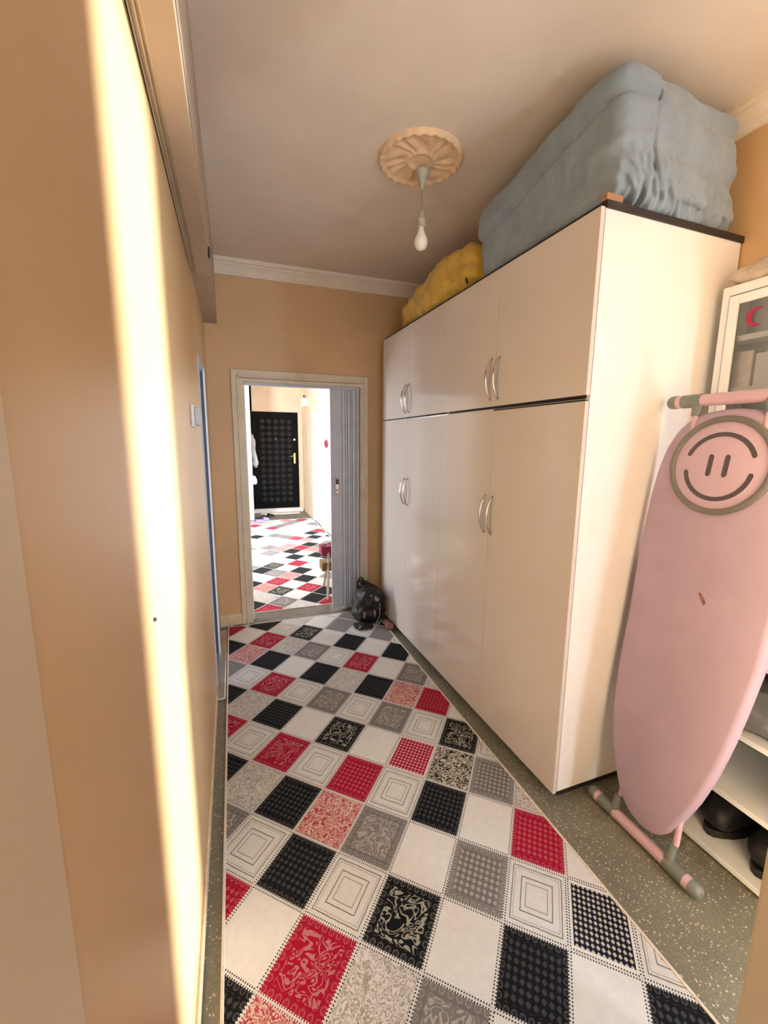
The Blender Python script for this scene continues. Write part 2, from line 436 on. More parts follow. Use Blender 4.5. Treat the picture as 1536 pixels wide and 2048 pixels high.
# side room behind the left doorway
b = MB(); b.box(-1.05, -1.0, 2.3, 3.4, 0, .3); b.box(-1.05, -1.0, 2.3, 3.4, 2.3, ZC); b.box(-1.05, -1, 2.3, 2.45, .3, 2.3); b.box(-1.05, -1, 3.25, 3.4, .3, 2.3)
b.box(-1.0, XL - .12, 2.25, 2.3, 0, ZC); b.box(-1.0, XL - .12, 3.4, 3.45, 0, ZC)
b.build('wall_side_room', MT['white'], label='pale wall inside the room past the left doorway', cat='wall', kind='structure')

# light switch on the left wall
sw = empty('light_switch', (XL, 2.0, 1.55), label='grey white double light switch on the left wall', cat='switch')
bx('plate', MT['white'], XL, XL + .012, 1.955, 2.115, 1.555, 1.645, sw, .003)
for y in (1.965, 2.04):
    MB().box(XL + .012, XL + .030, y, y + .065, 1.562, 1.638, .005).build('rocker', MT['greypvc'], sw)
MB().lathe([(0.0001, 0), (.004, .001), (.004, .004), (.001, .006)], (XL, .853, 1.167), 10, 0).build('nail', MT['darkgap'], label='small dark nail head in the left wall', cat='nail')

# ------------------------------------------------------------------ folding door at the back wall
d1 = empty('door_1', ((OX0 + OX1) / 2, YB, 0), label='collapsed grey accordion door in cream casing at corridor end', cat='door', kind='structure')
# casing pieces
MB().box(.014, .062, YB - .018, YB, 0, 2.03, .004).box(.052, .066, YB - .026, YB, 0, 1.985, .003).build('casing', MT['casing'], d1)
MB().box(1.052, 1.094, YB - .018, YB, 0, 2.03, .004).box(1.040, 1.056, YB - .026, YB, 0, 1.985, .003).build('casing', MT['casing'], d1)
MB().box(.062, 1.052, YB - .018, YB, 1.985, 2.03, .004).box(.052, 1.056, YB - .026, YB, 1.972, 1.988, .003).build('casing', MT['casing'], d1)
bx('jamb', MT['casing'], OX0, .105, YB - .012, YB + .13, 0, 1.95, d1, .003)
bx('jamb', MT['casing'], 1.030, OX1, YB - .005, YB + .13, 0, 1.95, d1, .003)
bx('head', MT['casing'], OX0, OX1, YB - .012, YB + .13, 1.945, 1.970, d1, .003)
bx('head_track', MT['greypvc'], .105, 1.030, YB + .03, YB + .075, 1.925, 1.945, d1)
bx('closing_strip', MT['white'], .104, .112, YB + .03, YB + .075, .02, 1.93, d1)
# leading slat with the lock, then slats folded against each other
lead = MB().box(.778, .878, YB + .030, YB + .050, .03, 1.925, .004).build('slat', MT['greypvc'], d1)
MB().box(.812, .846, YB + .020, YB + .031, 1.06, 1.19, .004).build('lock_plate', MT['chrome'], lead)
MB().box(.818, .842, YB + .008, YB + .022, 1.14, 1.185, .006).build('handle', MT['darkprint'], lead)
MB().lathe([(.0001, 0), (.006, 0), (.006, .004), (.0001, .004)], (.829, YB + .016, 1.09), 12, 1).build('keyhole', MT['darkgap'], lead)
xs = [.878, .906, .925, .950, .966, .992, 1.006, 1.028]
for i in range(len(xs) - 1):
    x0, x1 = xs[i], xs[i + 1]; ya, yb_ = (YB + .030, YB + .085) if i % 2 == 0 else (YB + .085, YB + .030)
    if i % 2 == 0: ya, yb_ = yb_ - .03, ya
    b = MB(); t = .006
    o4 = [(x0, YB + .045), (x0 + .002, YB + .028), (x1 - .004, YB + .022 + .004 * (i % 2)), (x1 - .002, YB + .045), (x1 - .004, YB + .100), (x0 + .002, YB + .100)]
    b.prism(o4, 2, .012 + .006 * (i % 3), 1.925, .0015)
    b.build('slat', MT['greypvc'], d1)
    bx('hinge_strip', MT['darkpvc'], x1 - .004, x1 + .002, YB + .034, YB + .09, .02, 1.92, d1)

# stone threshold under the folding door
struct('trim_6', MT['threshold'], -.05, 1.15, YB - .035, YB + .19, 0, .006, 'worn grey brown stone threshold between the two carpets', 'threshold')
struct('trim_7', MT['skirt'], XL, .012, YB - .010, YB, 0, .10, 'cream skirting piece left of the folding door', 'skirting')

# ------------------------------------------------------------------ hall beyond
HX = 1.43; HY = 9.19
b = MB(); b.box(HX, HX + .1, YB + .12, 6.42, 0, ZC); b.box(HX, HX + .1, 6.95, 7.25, 0, ZC); b.box(HX, HX + .1, 8.08, HY + .1, 0, ZC)
b.box(HX, HX + .1, 6.42, 6.95, 2.0, ZC); b.box(HX, HX + .1, 7.25, 8.08, 2.02, ZC)
b.build('wall_hall_right', MT['wall_hall'], label='cream wall on the right of the hall past the folding door', cat='wall', kind='structure')
b = MB(); b.box(HX - 1.06, HX - 1.02 + .0, HY, HY + .1, 0, ZC)
b.box(-2.3, .372, HY, HY + .1, 0, ZC); b.box(1.33, HX + .1, HY, HY + .1, 0, ZC); b.box(.372, 1.33, HY, HY + .1, 2.09, ZC); b.box(.372, 1.33, HY, HY + .1, 0, .085)
b.build('wall_hall_end', MT['wall_hall'], label='peach wall around the black entry door at hall end', cat='wall', kind='structure')
struct('wall_hall_return', MT['white'], -2.3, .34, 8.38, HY, 0, ZC, 'bright white wall end left of the black entry door', 'wall')
b = MB(); b.box(-1.62, -1.52, YB + .12, 4.5, 0, ZC); b.box(-1.62, -1.52, 5.95, 8.4, 0, ZC); b.box(-1.62, -1.52, 4.5, 5.95, 0, .45); b.box(-1.62, -1.52, 4.5, 5.95, 2.5, ZC)
b.build('wall_hall_left', MT['white'], label='hall wall on the left holding the wide bright window', cat='wall', kind='structure')
# entry door
d2 = empty('door_2', (.85, HY, .085), label='black steel entry door with rows of raised diamond studs at hall end', cat='door', kind='structure')
DX0, DX1, DZ0, DZ1 = .378, 1.325, .090, 2.088
bx('door_leaf', MT['blackmetal'], DX0, DX1, HY - .01, HY + .04, DZ0, DZ1, d2, .004)
first = None
for r in range(14):
    for c in range(5):
        x = .60 + c * .135; z = .27 + r * .125
        if first is None:
            bb = MB(); m0 = bb.bm
            vs = [m0.verts.new(Vector((x + dx, HY - .01, z + dz))) for dx, dz in ((-.062, 0), (0, -.058), (.062, 0), (0, .058))]
            tip = m0.verts.new(Vector((x, HY - .042, z)))
            for i in range(4): m0.faces.new((vs[i], vs[(i + 1) % 4], tip))
            m0.faces.new(vs[::-1])
            first = bb.build('stud', MT['stud'], d2); fx, fz = x, z
        else:
            o = first.copy(); COL.objects.link(o); o.parent = d2; o.location = first.location + Vector((x - fx, 0, z - fz))
b = MB(); b.box(1.225, 1.262, HY - .022, HY - .01, 1.03, 1.25, .004)
b.build('lock_plate', MT['brass'], d2)
MB().tube([(1.243, HY - .02, 1.19), (1.243, HY - .06, 1.19), (1.15, HY - .06, 1.185)], .010, 8).build('handle', MT['brass'], d2)
MB().lathe([(.0001, 0), (.026, 0), (.022, -.02), (.0001, -.02)], (1.243, HY - .01, 1.53), 14, 1).build('upper_lock', MT['chrome'], d2)
MB().lathe([(.0001, 0), (.010, 0), (.010, -.01), (.0001, -.01)], (.86, HY - .035, 1.545), 10, 1).build('peephole', MT['chrome'], d2)
bx('sill', MT['white'], .36, 1.40, HY - .06, HY + .02, 0, .075, d2, .006)
struct('trim_8', MT['wall_hall'], 1.327, 1.42, HY - .02, HY, .0, 2.12, 'peach casing on the right of the black entry door', 'trim')
# hall doors on the right
for nm, y0, y1, zt, lb in (('door_4', 7.25, 8.08, 2.02, 'white hall door with lit frosted pane beside the black entry door'), ('door_5', 6.42, 6.95, 2.0, 'nearer white hall door with lit frosted pane beside the red wall flower')):
    d = empty(nm, (HX, (y0 + y1) / 2, 0), label=lb, cat='door', kind='structure')
    bx('door_leaf', MT['white'], HX + .015, HX + .05, y0 + .05, y1 - .05, 0.01, zt - .04, d)
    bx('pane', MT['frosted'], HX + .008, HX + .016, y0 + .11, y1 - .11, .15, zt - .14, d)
    bx('door_frame', MT['white'], HX - .012, HX + .06, y0, y0 + .05, 0, zt, d, .003)
    bx('door_frame', MT['white'], HX - .012, HX + .06, y1 - .05, y1, 0, zt, d, .003)
    bx('door_frame', MT['white'], HX - .012, HX + .06, y0 + .05, y1 - .05, zt - .04, zt, d, .003)
    MB().tube([(HX + .015, y0 + .12, 1.02), (HX - .03, y0 + .12, 1.02), (HX - .03, y0 + .22, 1.02)], .009, 8).build('handle', MT['brass'], d)
struct('trim_9', MT['skirt'], HX - .012, HX, YB + .12, 6.42, 0, .09, 'cream skirting at the foot of the hall right wall', 'skirting')
# wall box with small top piece
wb = empty('wall_lamp', (1.40, 8.62, 2.17), label='small white wall lamp box high on the hall right wall', cat='lamp')
bx('housing', MT['white'], 1.33, HX, 8.50, 8.74, 2.17, 2.33, wb, .01)
bx('bracket', MT['darkprint'], 1.36, 1.39, 8.58, 8.62, 2.33, 2.39, wb, .003)
# red ornament
fl = empty('wall_flower', (1.40, 6.7, 1.38), label='dark red flower ornament hanging on the hall right wall', cat='ornament')
b = MB(); b.prism([(6.60, 1.46), (6.66, 1.405), (6.73, 1.395), (6.80, 1.44), (6.84, 1.505), (6.76, 1.490), (6.70, 1.53), (6.66, 1.49)], 0, 1.395, 1.425, .004)
b.build('blossom', MT['maroon'], fl)
MB().tube([(1.41, 6.68, 1.40), (1.415, 6.60, 1.33), (1.415, 6.54, 1.27), (1.41, 6.50, 1.22)], .004, 6).build('stem', MT['olive'], fl)

# door mat, slippers, shoes, coats
bx('door_mat', MT['whitemat'], .50, 1.28, 8.86, 9.06, .0, .022, None, .008, label='white cotton mat lying before the black entry door', cat='mat')
def slipper(name, cx, cy, rz, material, label, cat, group, L=.25):
    e = empty(name, (0, 0, 0)); tag(e, label, cat, group)
    out = []
    for k in range(20):
        a = 2 * PI * k / 20; wv = .048 + .010 * math.cos(a)
        out.append((wv * math.sin(a), L / 2 * math.cos(a)))
    MB().prism(out, 2, 0, .022, .004).build('sole', material, e, smooth=40)
    b = MB(); n = 9; rows = []
    for i in range(5):
        y = .0 + i * .026; row = []
        for k in range(n):
            a = PI * k / (n - 1); row.append(b.bm.verts.new(Vector((.055 * math.cos(a), y, .012 + (.058 - i * .007) * math.sin(a)))))
        rows.append(row)
    for i in range(4):
        for k in range(n - 1): b.bm.faces.new((rows[i][k], rows[i][k + 1], rows[i + 1][k + 1], rows[i + 1][k]))
    b.build('upper', material, e, smooth=True)
    e.location = (cx, cy, 0.0125 if cy < 8.4 else 0.0); e.rotation_euler = (0, 0, rz)
    return e
slipper('slipper', .345, 8.00, -1.3, MT['lilac'], 'nearer lilac slipper left of the hall floor', 'slipper', 'lilac slippers')
slipper('slipper', .49, 8.20, -1.2, MT['lilac'], 'lilac slipper beside its pair, further to the right', 'slipper', 'lilac slippers')
slipper('shoe', .50, 8.52, -1.4, MT['shoe'], 'black shoe just behind the lilac slippers', 'shoe', 'black shoes by the entry door', .27)
slipper('shoe', .62, 8.66, -1.2, MT['shoe'], 'black shoe nearest the white door mat', 'shoe', 'black shoes by the entry door', .27)

def cloth_blob(b, x0, x1, y0, y1, z0, z1, nx=18, ny=18, nz=18, amp=.02, fr=6, pw=5, seed=0, shape=None, wr=None, clamp=True):
    """rounded soft box: superellipsoid cube-map with noise"""
    c = Vector(((x0 + x1) / 2, (y0 + y1) / 2, (z0 + z1) / 2)); h = Vector(((x1 - x0) / 2, (y1 - y0) / 2, (z1 - z0) / 2))
    dims = (nx, ny, nz); vmap = {}
    def vert(i, j, k):
        key = (i, j, k)
        if key in vmap: return vmap[key]
        q = Vector((2 * i / nx - 1, 2 * j / ny - 1, 2 * k / nz - 1))
        n = (abs(q.x) ** pw + abs(q.y) ** pw + abs(q.z) ** pw) ** (1 / pw)
        m = max(abs(q.x), abs(q.y), abs(q.z))
        q = q * (m / n) if n else q
        p = Vector((c.x + q.x * h.x, c.y + q.y * h.y, c.z + q.z * h.z))
        dr = Vector((q.x / h.x, q.y / h.y, q.z / h.z)).normalized()
        if shape: p = shape(p, q)
        s = Vector((seed * 3.1, seed * 1.7, 0))
        d = noise.noise(p * fr + s) * amp + noise.noise(p * fr * 3 + s) * amp * .35
        if wr: d += wr(p, q)
        p = p + dr * d
        if clamp: p.z = max(p.z, z0)
        vmap[key] = b.bm.verts.new(p); return vmap[key]
    def face(a, bb, cc, dd): b.bm.faces.new((a, bb, cc, dd))
    for i in range(nx):
        for j in range(ny):
            for k in (0, nz): face(vert(i, j, k), vert(i + 1, j, k), vert(i + 1, j + 1, k), vert(i, j + 1, k))
    for i in range(nx):
        for k in range(nz):
            for j in (0, ny): face(vert(i, j, k), vert(i + 1, j, k), vert(i + 1, j, k + 1), vert(i, j, k + 1))
    for j in range(ny):
        for k in range(nz):
            for i in (0, nx): face(vert(i, j, k), vert(i, j + 1, k), vert(i, j + 1, k + 1), vert(i, j, k + 1))
    return b

b = MB(); cloth_blob(b, .345, .43, 8.50, 8.72, .98, 1.62, 6, 10, 22, .03, 7, 4, 2, shape=lambda p, q: Vector((p.x - .03 * q.z, p.y, p.z)))
b.build('hanging_coat', MT['greycard'], None, True, label='grey coat hanging left of the black entry door', cat='coat')
b = MB(); cloth_blob(b, .345, .42, 8.50, 8.66, .66, .84, 6, 8, 8, .02, 9, 3, 4)
b.build('white_bag', MT['white'], None, True, label='small white bag hanging below the grey coat', cat='bag')

# ------------------------------------------------------------------ carpets
def carpet(name, x0, x1, y0, y1, q, types, irange, label, weights='WWWWQQQQKKKKrrRkgGPSS'):
    root = empty(name, ((x0 + x1) / 2, (y0 + y1) / 2, 0), label=label, cat='carpet')
    bm = bmesh.new(); uvl = bm.loops.layers.uv.new('UVMap')
    rnd = random.Random(3)
    cache = {}
    def P(i, j):
        if (i, j) not in cache: cache[(i, j)] = bm.verts.new((*q(i, j), .009))
        return cache[(i, j)]
    for i in range(*irange):
        for j in range(*irange):
            c = q(i + .5, j + .5)
            k = rnd.choice(weights)
            if not (x0 - .25 < c[0] < x1 + .25 and y0 - .25 < c[1] < y1 + .25): continue
            k = types.get((i, j), k)
            f = bm.faces.new((P(i, j), P(i + 1, j), P(i + 1, j + 1), P(i, j + 1)))
            f.material_index = KINDS.index(k)
            for l, t in zip(f.loops, ((0, 0), (1, 0), (1, 1), (0, 1))): l[uvl].uv = t
    for co, no in (((x0, 0, 0), (-1, 0, 0)), ((x1, 0, 0), (1, 0, 0)), ((0, y0, 0), (0, -1, 0)), ((0, y1, 0), (0, 1, 0))):
        bmesh.ops.bisect_plane(bm, geom=bm.verts[:] + bm.edges[:] + bm.faces[:], plane_co=co, plane_no=no, clear_outer=True)
    for f in bm.faces:
        if f.normal.z < 0: f.normal_flip()
    off = wp(root)
    for v in bm.verts: v.co -= off
    me = bpy.data.meshes.new('pile'); bm.to_mesh(me); bm.free()
    for k in KINDS: me.materials.append(TILE[k])
    o = bpy.data.objects.new('pile', me); COL.objects.link(o); o.parent = root
    bx('backing', MT['binding'], x0, x1, y0, y1, 0.0005, .0085, root)
    w_ = .007
    b = MB(); b.box(x0 - w_, x0 + .003, y0 - w_, y1 + w_, 0, .011, .002); b.box(x1 - .003, x1 + w_, y0 - w_, y1 + w_, 0, .011, .002)
    b.box(x0, x1, y0 - w_, y0 + .003, 0, .011, .002); b.box(x0, x1, y1 - .003, y1 + w_, 0, .011, .002)
    b.build('binding', MT['binding'], root)
    return root
QC = [[0.2935175191886992, 1.0143160780798817], [0.14661702396278, -0.13552815780912003], [-0.15306694055941025, -0.16334214082775797], [-0.00032826652062820094, 0.0010154010530728091], [0.0009567611948601701, -0.0020249653807361823], [-0.0006232967246880272, 0.0018912456644591957]]
def q1(i, j):
    a = (1, i, j, i * i, i * j, j * j)
    return (sum(a[n] * QC[n][0] for n in range(6)), sum(a[n] * QC[n][1] for n in range(6)))
T1 = {}
def setrow(txt):
    for tok in txt.split():
        k, i, j = tok.split(','); T1[(int(i), int(j))] = k
setrow('R,-10,-7 K,-9,-8 S,-8,-9 W,-7,-10 W,-9,-7 Q,-8,-8 W,-7,-9 G,-6,-10 K,-9,-6 r,-8,-7 k,-7,-8 G,-6,-9 G,-5,-10 P,-8,-6 S,-7,-7 W,-6,-8 Q,-5,-9 K,-4,-10')
setrow('G,-8,-5 K,-7,-6 g,-6,-7 K,-5,-8 G,-4,-9 Q,-7,-5 W,-6,-6 Q,-5,-7 W,-4,-8 Q,-3,-9 K,-7,-4 r,-6,-5 K,-5,-6 r,-4,-7 K,-3,-8 S,-6,-4 Q,-5,-5 S,-4,-6 W,-3,-7 W,-2,-8')
setrow('r,-6,-3 K,-5,-4 g,-4,-5 K,-3,-6 g,-2,-7 Q,-5,-3 W,-4,-4 Q,-3,-5 P,-2,-6 Q,-1,-7 K,-5,-2 r,-4,-3 k,-3,-4 g,-2,-5 R,-1,-6 S,-4,-2 Q,-3,-3 W,-2,-4 Q,-1,-5 W,0,-6')
setrow('g,-4,-1 K,-3,-2 R,-2,-3 M,-1,-4 k,0,-5 Q,-3,-1 P,-2,-2 Q,-1,-3 X,0,-4 Q,1,-5 R,-3,0 K,-2,-1 g,-1,-2 K,0,-3 G,1,-4 W,-2,0 Q,-1,-1 W,0,-2 W,1,-3 S,2,-4')
setrow('K,-2,1 r,-1,0 k,0,-1 G,1,-2 R,2,-3 P,-1,1 S,0,0 W,1,-1 Q,2,-2 W,3,-3 g,1,0 K,2,-1 N,3,-2 W,3,-1 Q,4,-2 K,4,-1 W,2,0')
carpet('carpet', -.093, 1.122, -.9, 3.462, q1, T1, (-14, 18), 'nearer patchwork diamond carpet along the wardrobe in red, black and cream')
def q2(i, j): return (.3967 + .14314 * i - .14844 * j, 4.35576 - .14716 * i - .16002 * j)
T2 = {}
for tok in 'k,0,0 r,1,-1 r,-1,-1 K,0,-2 K,-1,-3 k,-3,-3 K,-3,-5 R,-2,-4 g,1,1 K,2,0 W,0,-1 W,1,0 S,0,1 Q,1,-2 P,-1,-2 g,-2,-2 W,-1,-4 W,-2,-3 S,-2,-5 W,-3,-4 Q,-4,-4 K,2,-1 R,3,0 K,0,2 P,-1,0 R,0,-5 K,-1,-6 W,-1,-5 W,0,-3 W,0,-4 K,-4,-6 S,-3,-6 g,-5,-5 R,-4,-7 P,-5,-6 G,-3,-8 Q,2,1 K,-2,0 W,-2,-1'.split():
    k, i, j = tok.split(','); T2[(int(i), int(j))] = k
carpet('carpet', .02, 1.40, 3.705, 8.19, q2, T2, (-36, 14), 'farther patchwork carpet running through the bright hall', 'WWWWWWQQQQQSSSGGgKPr')

# ------------------------------------------------------------------ wardrobe
WA = Vector((1.2075, 1.2389)); WB = Vector((1.1693, 3.3347))
wang = math.atan2((WB - WA).y, (WB - WA).x) - PI / 2      # small rotation
WL = (WB - WA).length; WD = .725; WT = 2.285; WM = 1.667; WP = .045
ward = empty('wardrobe', (WA.x, WA.y, 0), wang, label='long glossy white wardrobe with eight doors filling the right side', cat='wardrobe')
def wl(b, *a, **k): return b.build(*a, **k)
class Off:
    pass
def wbuild(mb, name, m, parent=None, **k):
    """geometry given in wardrobe-local coordinates (x depth, y length)"""
    par = parent or ward
    off = Vector((WA.x, WA.y, 0))
    o_base = off
    for v in mb.bm.verts: v.co += wp(par)
    return mb.build(name, m, par, **k)
T = .018
wbuild(MB().box(.02, WD, 0, T, WP, WT - .0, .001), 'side_panel', MT['white_side'])
wbuild(MB().box(.02, WD, WL - T, WL, WP, WT, .001), 'side_panel', MT['white_side'])
wbuild(MB().box(.018, WD + .012, -.006, WL + .004, WT, WT + .024, .001), 'top_panel', MT['black_board'])
wbuild(MB().box(.02, WD, T, WL - T, WP, WP + T), 'bottom_panel', MT['white_side'])
wbuild(MB().box(WD - .006, WD, T, WL - T, WP, WT), 'back_panel', MT['white_side'])
wbuild(MB().box(.045, WD - .02, .02, WL - .02, 0, WP), 'plinth', MT['black_board'])
wbuild(MB().box(.022, WD - .01, T, WL - T, WM - .02, WM + .010), 'middle_shelf', MT['black_board'])
wbuild(MB().box(.022, WD - .01, WL / 2 - .012, WL / 2 + .012, WP + T, WT - T), 'divider', MT['white_side'])
ys = [0, .560, 1.085, 1.598, WL]
def handle(yc, zc, sgn, parent):
    pts = []; 
    for k in range(13):
        t = k / 12; a = (t - .5)
        pts.append((-.004 - .030 * math.cos(a * PI) ** .8 if abs(a) < .499 else -.002, yc, zc + a * .195))
    r = [.004 + .0035 * math.sin(PI * k / 12) for k in range(13)]
    b = MB(); b.tube(pts, r, 8)
    return b
for c in range(4):
    y0, y1 = ys[c] + .0012, ys[c + 1] - .0012
    g = .0
    for up in (0, 1):
        z0, z1 = ((WM + .006, WT + .004) if up else (WP - .008, WM - .006))
        
        if c == 0 and up == 0: z1 -= .002
        if c == 3: z1 -= 0 if up else -.004
        tw = {0: 0, 1: .0, 2: .0, 3: .0}[c]
        mb = MB().box(0, T, y0, y1, z0, z1, .0012)
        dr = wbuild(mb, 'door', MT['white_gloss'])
        ym = ys[1] if c < 2 else ys[3]
        s = -1 if c in (0, 2) else 1
        zc = 1.80 if up else 1.145
        hb = handle(ym + s * .030, zc, -s * 1.0 if False else s, dr)
        wbuild(hb, 'handle', MT['chrome'], dr, smooth=True)
# handles sit where door pairs meet
wbuild(MB().box(-.003, .0, ys[2] - .08, ys[3] - .03, WM - .012, WM - .004), 'edge_strip', MT['chrome'])
wbuild(MB().box(-.002, .012, ys[0], ys[1], WM - .016, WM - .010), 'edge_strip', MT['black_board'])

# things on top of the wardrobe
ZT = WT + .024
def mshape(p, q):
    # lower and narrower towards the far end
    t = (p.y - 1.20) / .87
    z = ZT + (p.z - ZT) * (1 - .20 * t)
    return Vector((p.x + .012 * math.sin(p.z * 9), p.y + .03 * (q.x) * (1 if q.y < 0 else 0), z))
def mw(p, q):
    d = 0
    # fold line along the long side
    if q.x < -.5:
        zz = (p.z - ZT); t = (p.y - 1.2) / .87
        line = .33 - .135 * t
        d += .010 * max(-1, min(1, (zz - line) / .008)) - .022 * math.exp(-((zz - line) / .012) ** 2)
        d += .006 * noise.noise(Vector((p.y * 30, p.z * 6, 1)))
    if q.y < -.5:
        k = max(0, 1 - (p.z - ZT) / .22)
        d += .050 * k * noise.noise(Vector((p.x * 38 + p.z * 14, 3, p.z * 22)))
        d += .012 * noise.noise(Vector((p.x * 6, 9, p.z * 22)))
        d += .010 * math.sin(p.z * 34 + p.x * 5) * (1 - k)
    return d
b = MB(); cloth_blob(b, 1.232, 1.915, 1.228, 2.085, ZT, 2.728, 90, 70, 70, .014, 3.5, 11, 1, mshape, mw)
b.build('folded_mattress', MT['blue'], None, True, label='tall bundle wrapped in blue grey fleece on top of the wardrobe', cat='bedding')
def ysh(p, q):
    t = (p.y - 2.12) / 1.1
    return Vector((p.x, p.y, ZT + (p.z - ZT) * (1 - .34 * t * t)))
b = MB(); cloth_blob(b, 1.215, 1.80, 2.10, 3.22, ZT, 2.60, 26, 50, 22, .034, 5, 4.5, 6, ysh, lambda p, q: .012 * noise.noise(Vector((p.y * 22, p.z * 30, p.x * 8))))
b.build('yellow_blanket', MT['yellow'], None, True, label='mustard yellow rolled blanket on top of the wardrobe behind the blue bundle', cat='blanket')
MB().tube([(1.200, 2.10, ZT + .006), (1.188, 2.095, ZT + .022), (1.196, 2.11, ZT + .038), (1.215, 2.13, ZT + .03)], .005, 7).build('loose_strap', MT['shoe'], label='short dark strap between blue bundle and yellow blanket', cat='strap')
bx('cardboard_scrap', MT['card'], 1.222, 1.292, 1.234, 1.262, ZT, ZT + .022, None, .002, label='small brown cardboard scrap at the near wardrobe top corner', cat='cardboard')

# ------------------------------------------------------------------ ceiling rose, pendant
RC = Vector((.872, 1.995)); RR = .192
rose = bmesh.new()
NR, NA = 30, 120; grid = []
for i in range(NR + 1):
    r = RR * i / NR; row = []
    for k in range(NA):
        a = 2 * PI * k / NA; t = i / NR
        h = .012 + .010 * math.exp(-((t - .93) / .05) ** 2) + .008 * math.exp(-((t - .30) / .06) ** 2)
        h += .0065 * math.sin(13 * a + 8 * t + 1.5 * math.sin(5 * a)) * math.exp(-((t - .62) / .20) ** 2) + .004 * math.sin(24 * a) * math.exp(-((t - .93) / .06) ** 2)
        if i == NR: h = 0
        row.append(rose.verts.new((RC.x + r * math.cos(a), RC.y + r * math.sin(a), ZC - h)))
    grid.append(row)
for i in range(NR):
    for k in range(NA):
        rose.faces.new((grid[i][k], grid[i][(k + 1) % NA], grid[i + 1][(k + 1) % NA], grid[i + 1][k]))
rb = MB(); rb.bm = rose
rb.build('ceiling_rose', MT['rose'], None, True, label='round tan plaster ceiling rose with swirled relief', cat='ceiling rose')
PX, PY = .905, 2.045
pend = empty('pendant_lamp', (PX, PY, ZC - .40), label='bare white bulb hanging on a short cord from the ceiling rose', cat='lamp')
MB().lathe([(.006, 0), (.008, .012), (.024, .055), (.034, .075), (.034, .082)], (PX, PY, ZC - .105), 20).build('canopy', MT['socket'], pend, smooth=40)
MB().tube([(PX, PY, ZC - .10), (PX + .001, PY, ZC - .15), (PX, PY, ZC - .205)], .0045, 8).build('cord', MT['cord'], pend)
MB().lathe([(.008, 0), (.014, -.008), (.016, -.03), (.022, -.036), (.022, -.066), (.017, -.07)], (PX, PY, ZC - .195), 20).build('socket', MT['socket'], pend, smooth=40)
pr = [(.013, 0), (.014, -.016), (.020, -.032), (.029, -.050), (.033, -.066), (.031, -.082), (.022, -.096), (.008, -.103), (.0005, -.104)]
MB().lathe(pr, (PX, PY, ZC - .262), 24).build('bulb', MT['bulb'], pend, smooth=True)

# ------------------------------------------------------------------ shelf unit on the right wall
su = empty('shelf_unit', (1.75, .92, 0), label='open white shelf unit with grey bag and shoes behind the ironing board', cat='shelf')
SX0, SX1, SY0, SY1 = 1.585, XR, .625, 1.20
for z0 in (.012, .262, .505, .775, 1.05):
    bx('shelf_board', MT['white'], SX0, SX1, SY0 + .016, SY1 - .016, z0, z0 + .020, su, .002)
bx('side_panel', MT['white'], SX0, SX1, SY1 - .016, SY1, 0, 1.085, su)
bx('side_panel', MT['white'], SX0, SX1, SY0, SY0 + .016, 0, 1.085, su)
bx('back_panel', MT['greycard'], SX1 - .006, SX1, SY0 + .016, SY1 - .016, .03, 1.08, su)
b = MB(); cloth_blob(b, 1.60, 1.91, .655, 1.16, .526, .690, 24, 36, 14, .03, 9, 4, 3)
b.build('plastic_bag', MT['bag'], None, True, label='crumpled grey plastic bag on the middle shelf of the white unit', cat='bag')
b = MB(); cloth_blob(b, 1.60, 1.90, .66, 1.15, .796, .90, 16, 24, 8, .02, 9, 4, 8)
b.build('folded_cloth', MT['magenta'], None, True, label='magenta folded cloth on the shelf above the grey plastic bag', cat='cloth')
def shoe(x, y, label):
    e = empty('black_shoe', (0, 0, 0)); tag(e, label, 'shoe', 'black shoes on the bottom shelf')
    out = [(.13 * math.cos(2 * PI * k / 18), (.042 + .006 * math.cos(2 * PI * k / 18)) * math.sin(2 * PI * k / 18)) for k in range(18)]
    MB().prism(out, 2, 0, .018, .003).build('sole', MT['shoe'], e)
    b = MB(); cloth_blob(b, -.125, .125, -.042, .042, .014, .10, 14, 8, 8, .006, 12, 3, 5, shape=lambda p, q: Vector((p.x, p.y * (1 - .25 * max(0, q.z)), .014 + (p.z - .014) * (1 - .35 * max(0, -q.x)))))
    b.build('upper', MT['shoe'], e, smooth=True)
    e.location = (x, y, .033); e.scale = (1.1, 1.45, 1.6); return e
shoe(1.77, 1.05, 'black shoe at the inner end of the bottom shelf')
shoe(1.78, .90, 'black shoe in the middle of the bottom shelf')
shoe(1.77, .735, 'black shoe at the near end of the bottom shelf')

# ------------------------------------------------------------------ first-aid cabinet
CX = 1.80; CY0, CY1, CZ0, CZ1 = .70, 1.208, 1.45, 2.088
fa = empty('medicine_cabinet', (1.87, .95, CZ0), label='white wall cabinet with glass door bearing a red crescent', cat='cabinet')
bx('side_panel', MT['white'], CX + .018, XR, CY1 - .018, CY1, CZ0, CZ1, fa, .002)
bx('side_panel', MT['white'], CX + .018, XR, CY0, CY0 + .018, CZ0, CZ1, fa, .002)
bx('top_panel', MT['white'], CX + .018, XR, CY0 + .018, CY1 - .018, CZ1 - .018, CZ1, fa, .001)
bx('bottom_panel', MT['white'], CX + .018, XR, CY0 + .018, CY1 - .018, CZ0, CZ0 + .018, fa, .001)
bx('back_panel', MT['inside'], XR - .006, XR - .001, CY0 + .018, CY1 - .018, CZ0 + .018, CZ1 - .018, fa)
b = MB(); b.box(CX + .002, CX + .02, CY1 - .026, CY1, CZ0, CZ1, .002); b.box(CX + .002, CX + .02, CY0, CY0 + .026, CZ0, CZ1, .002)
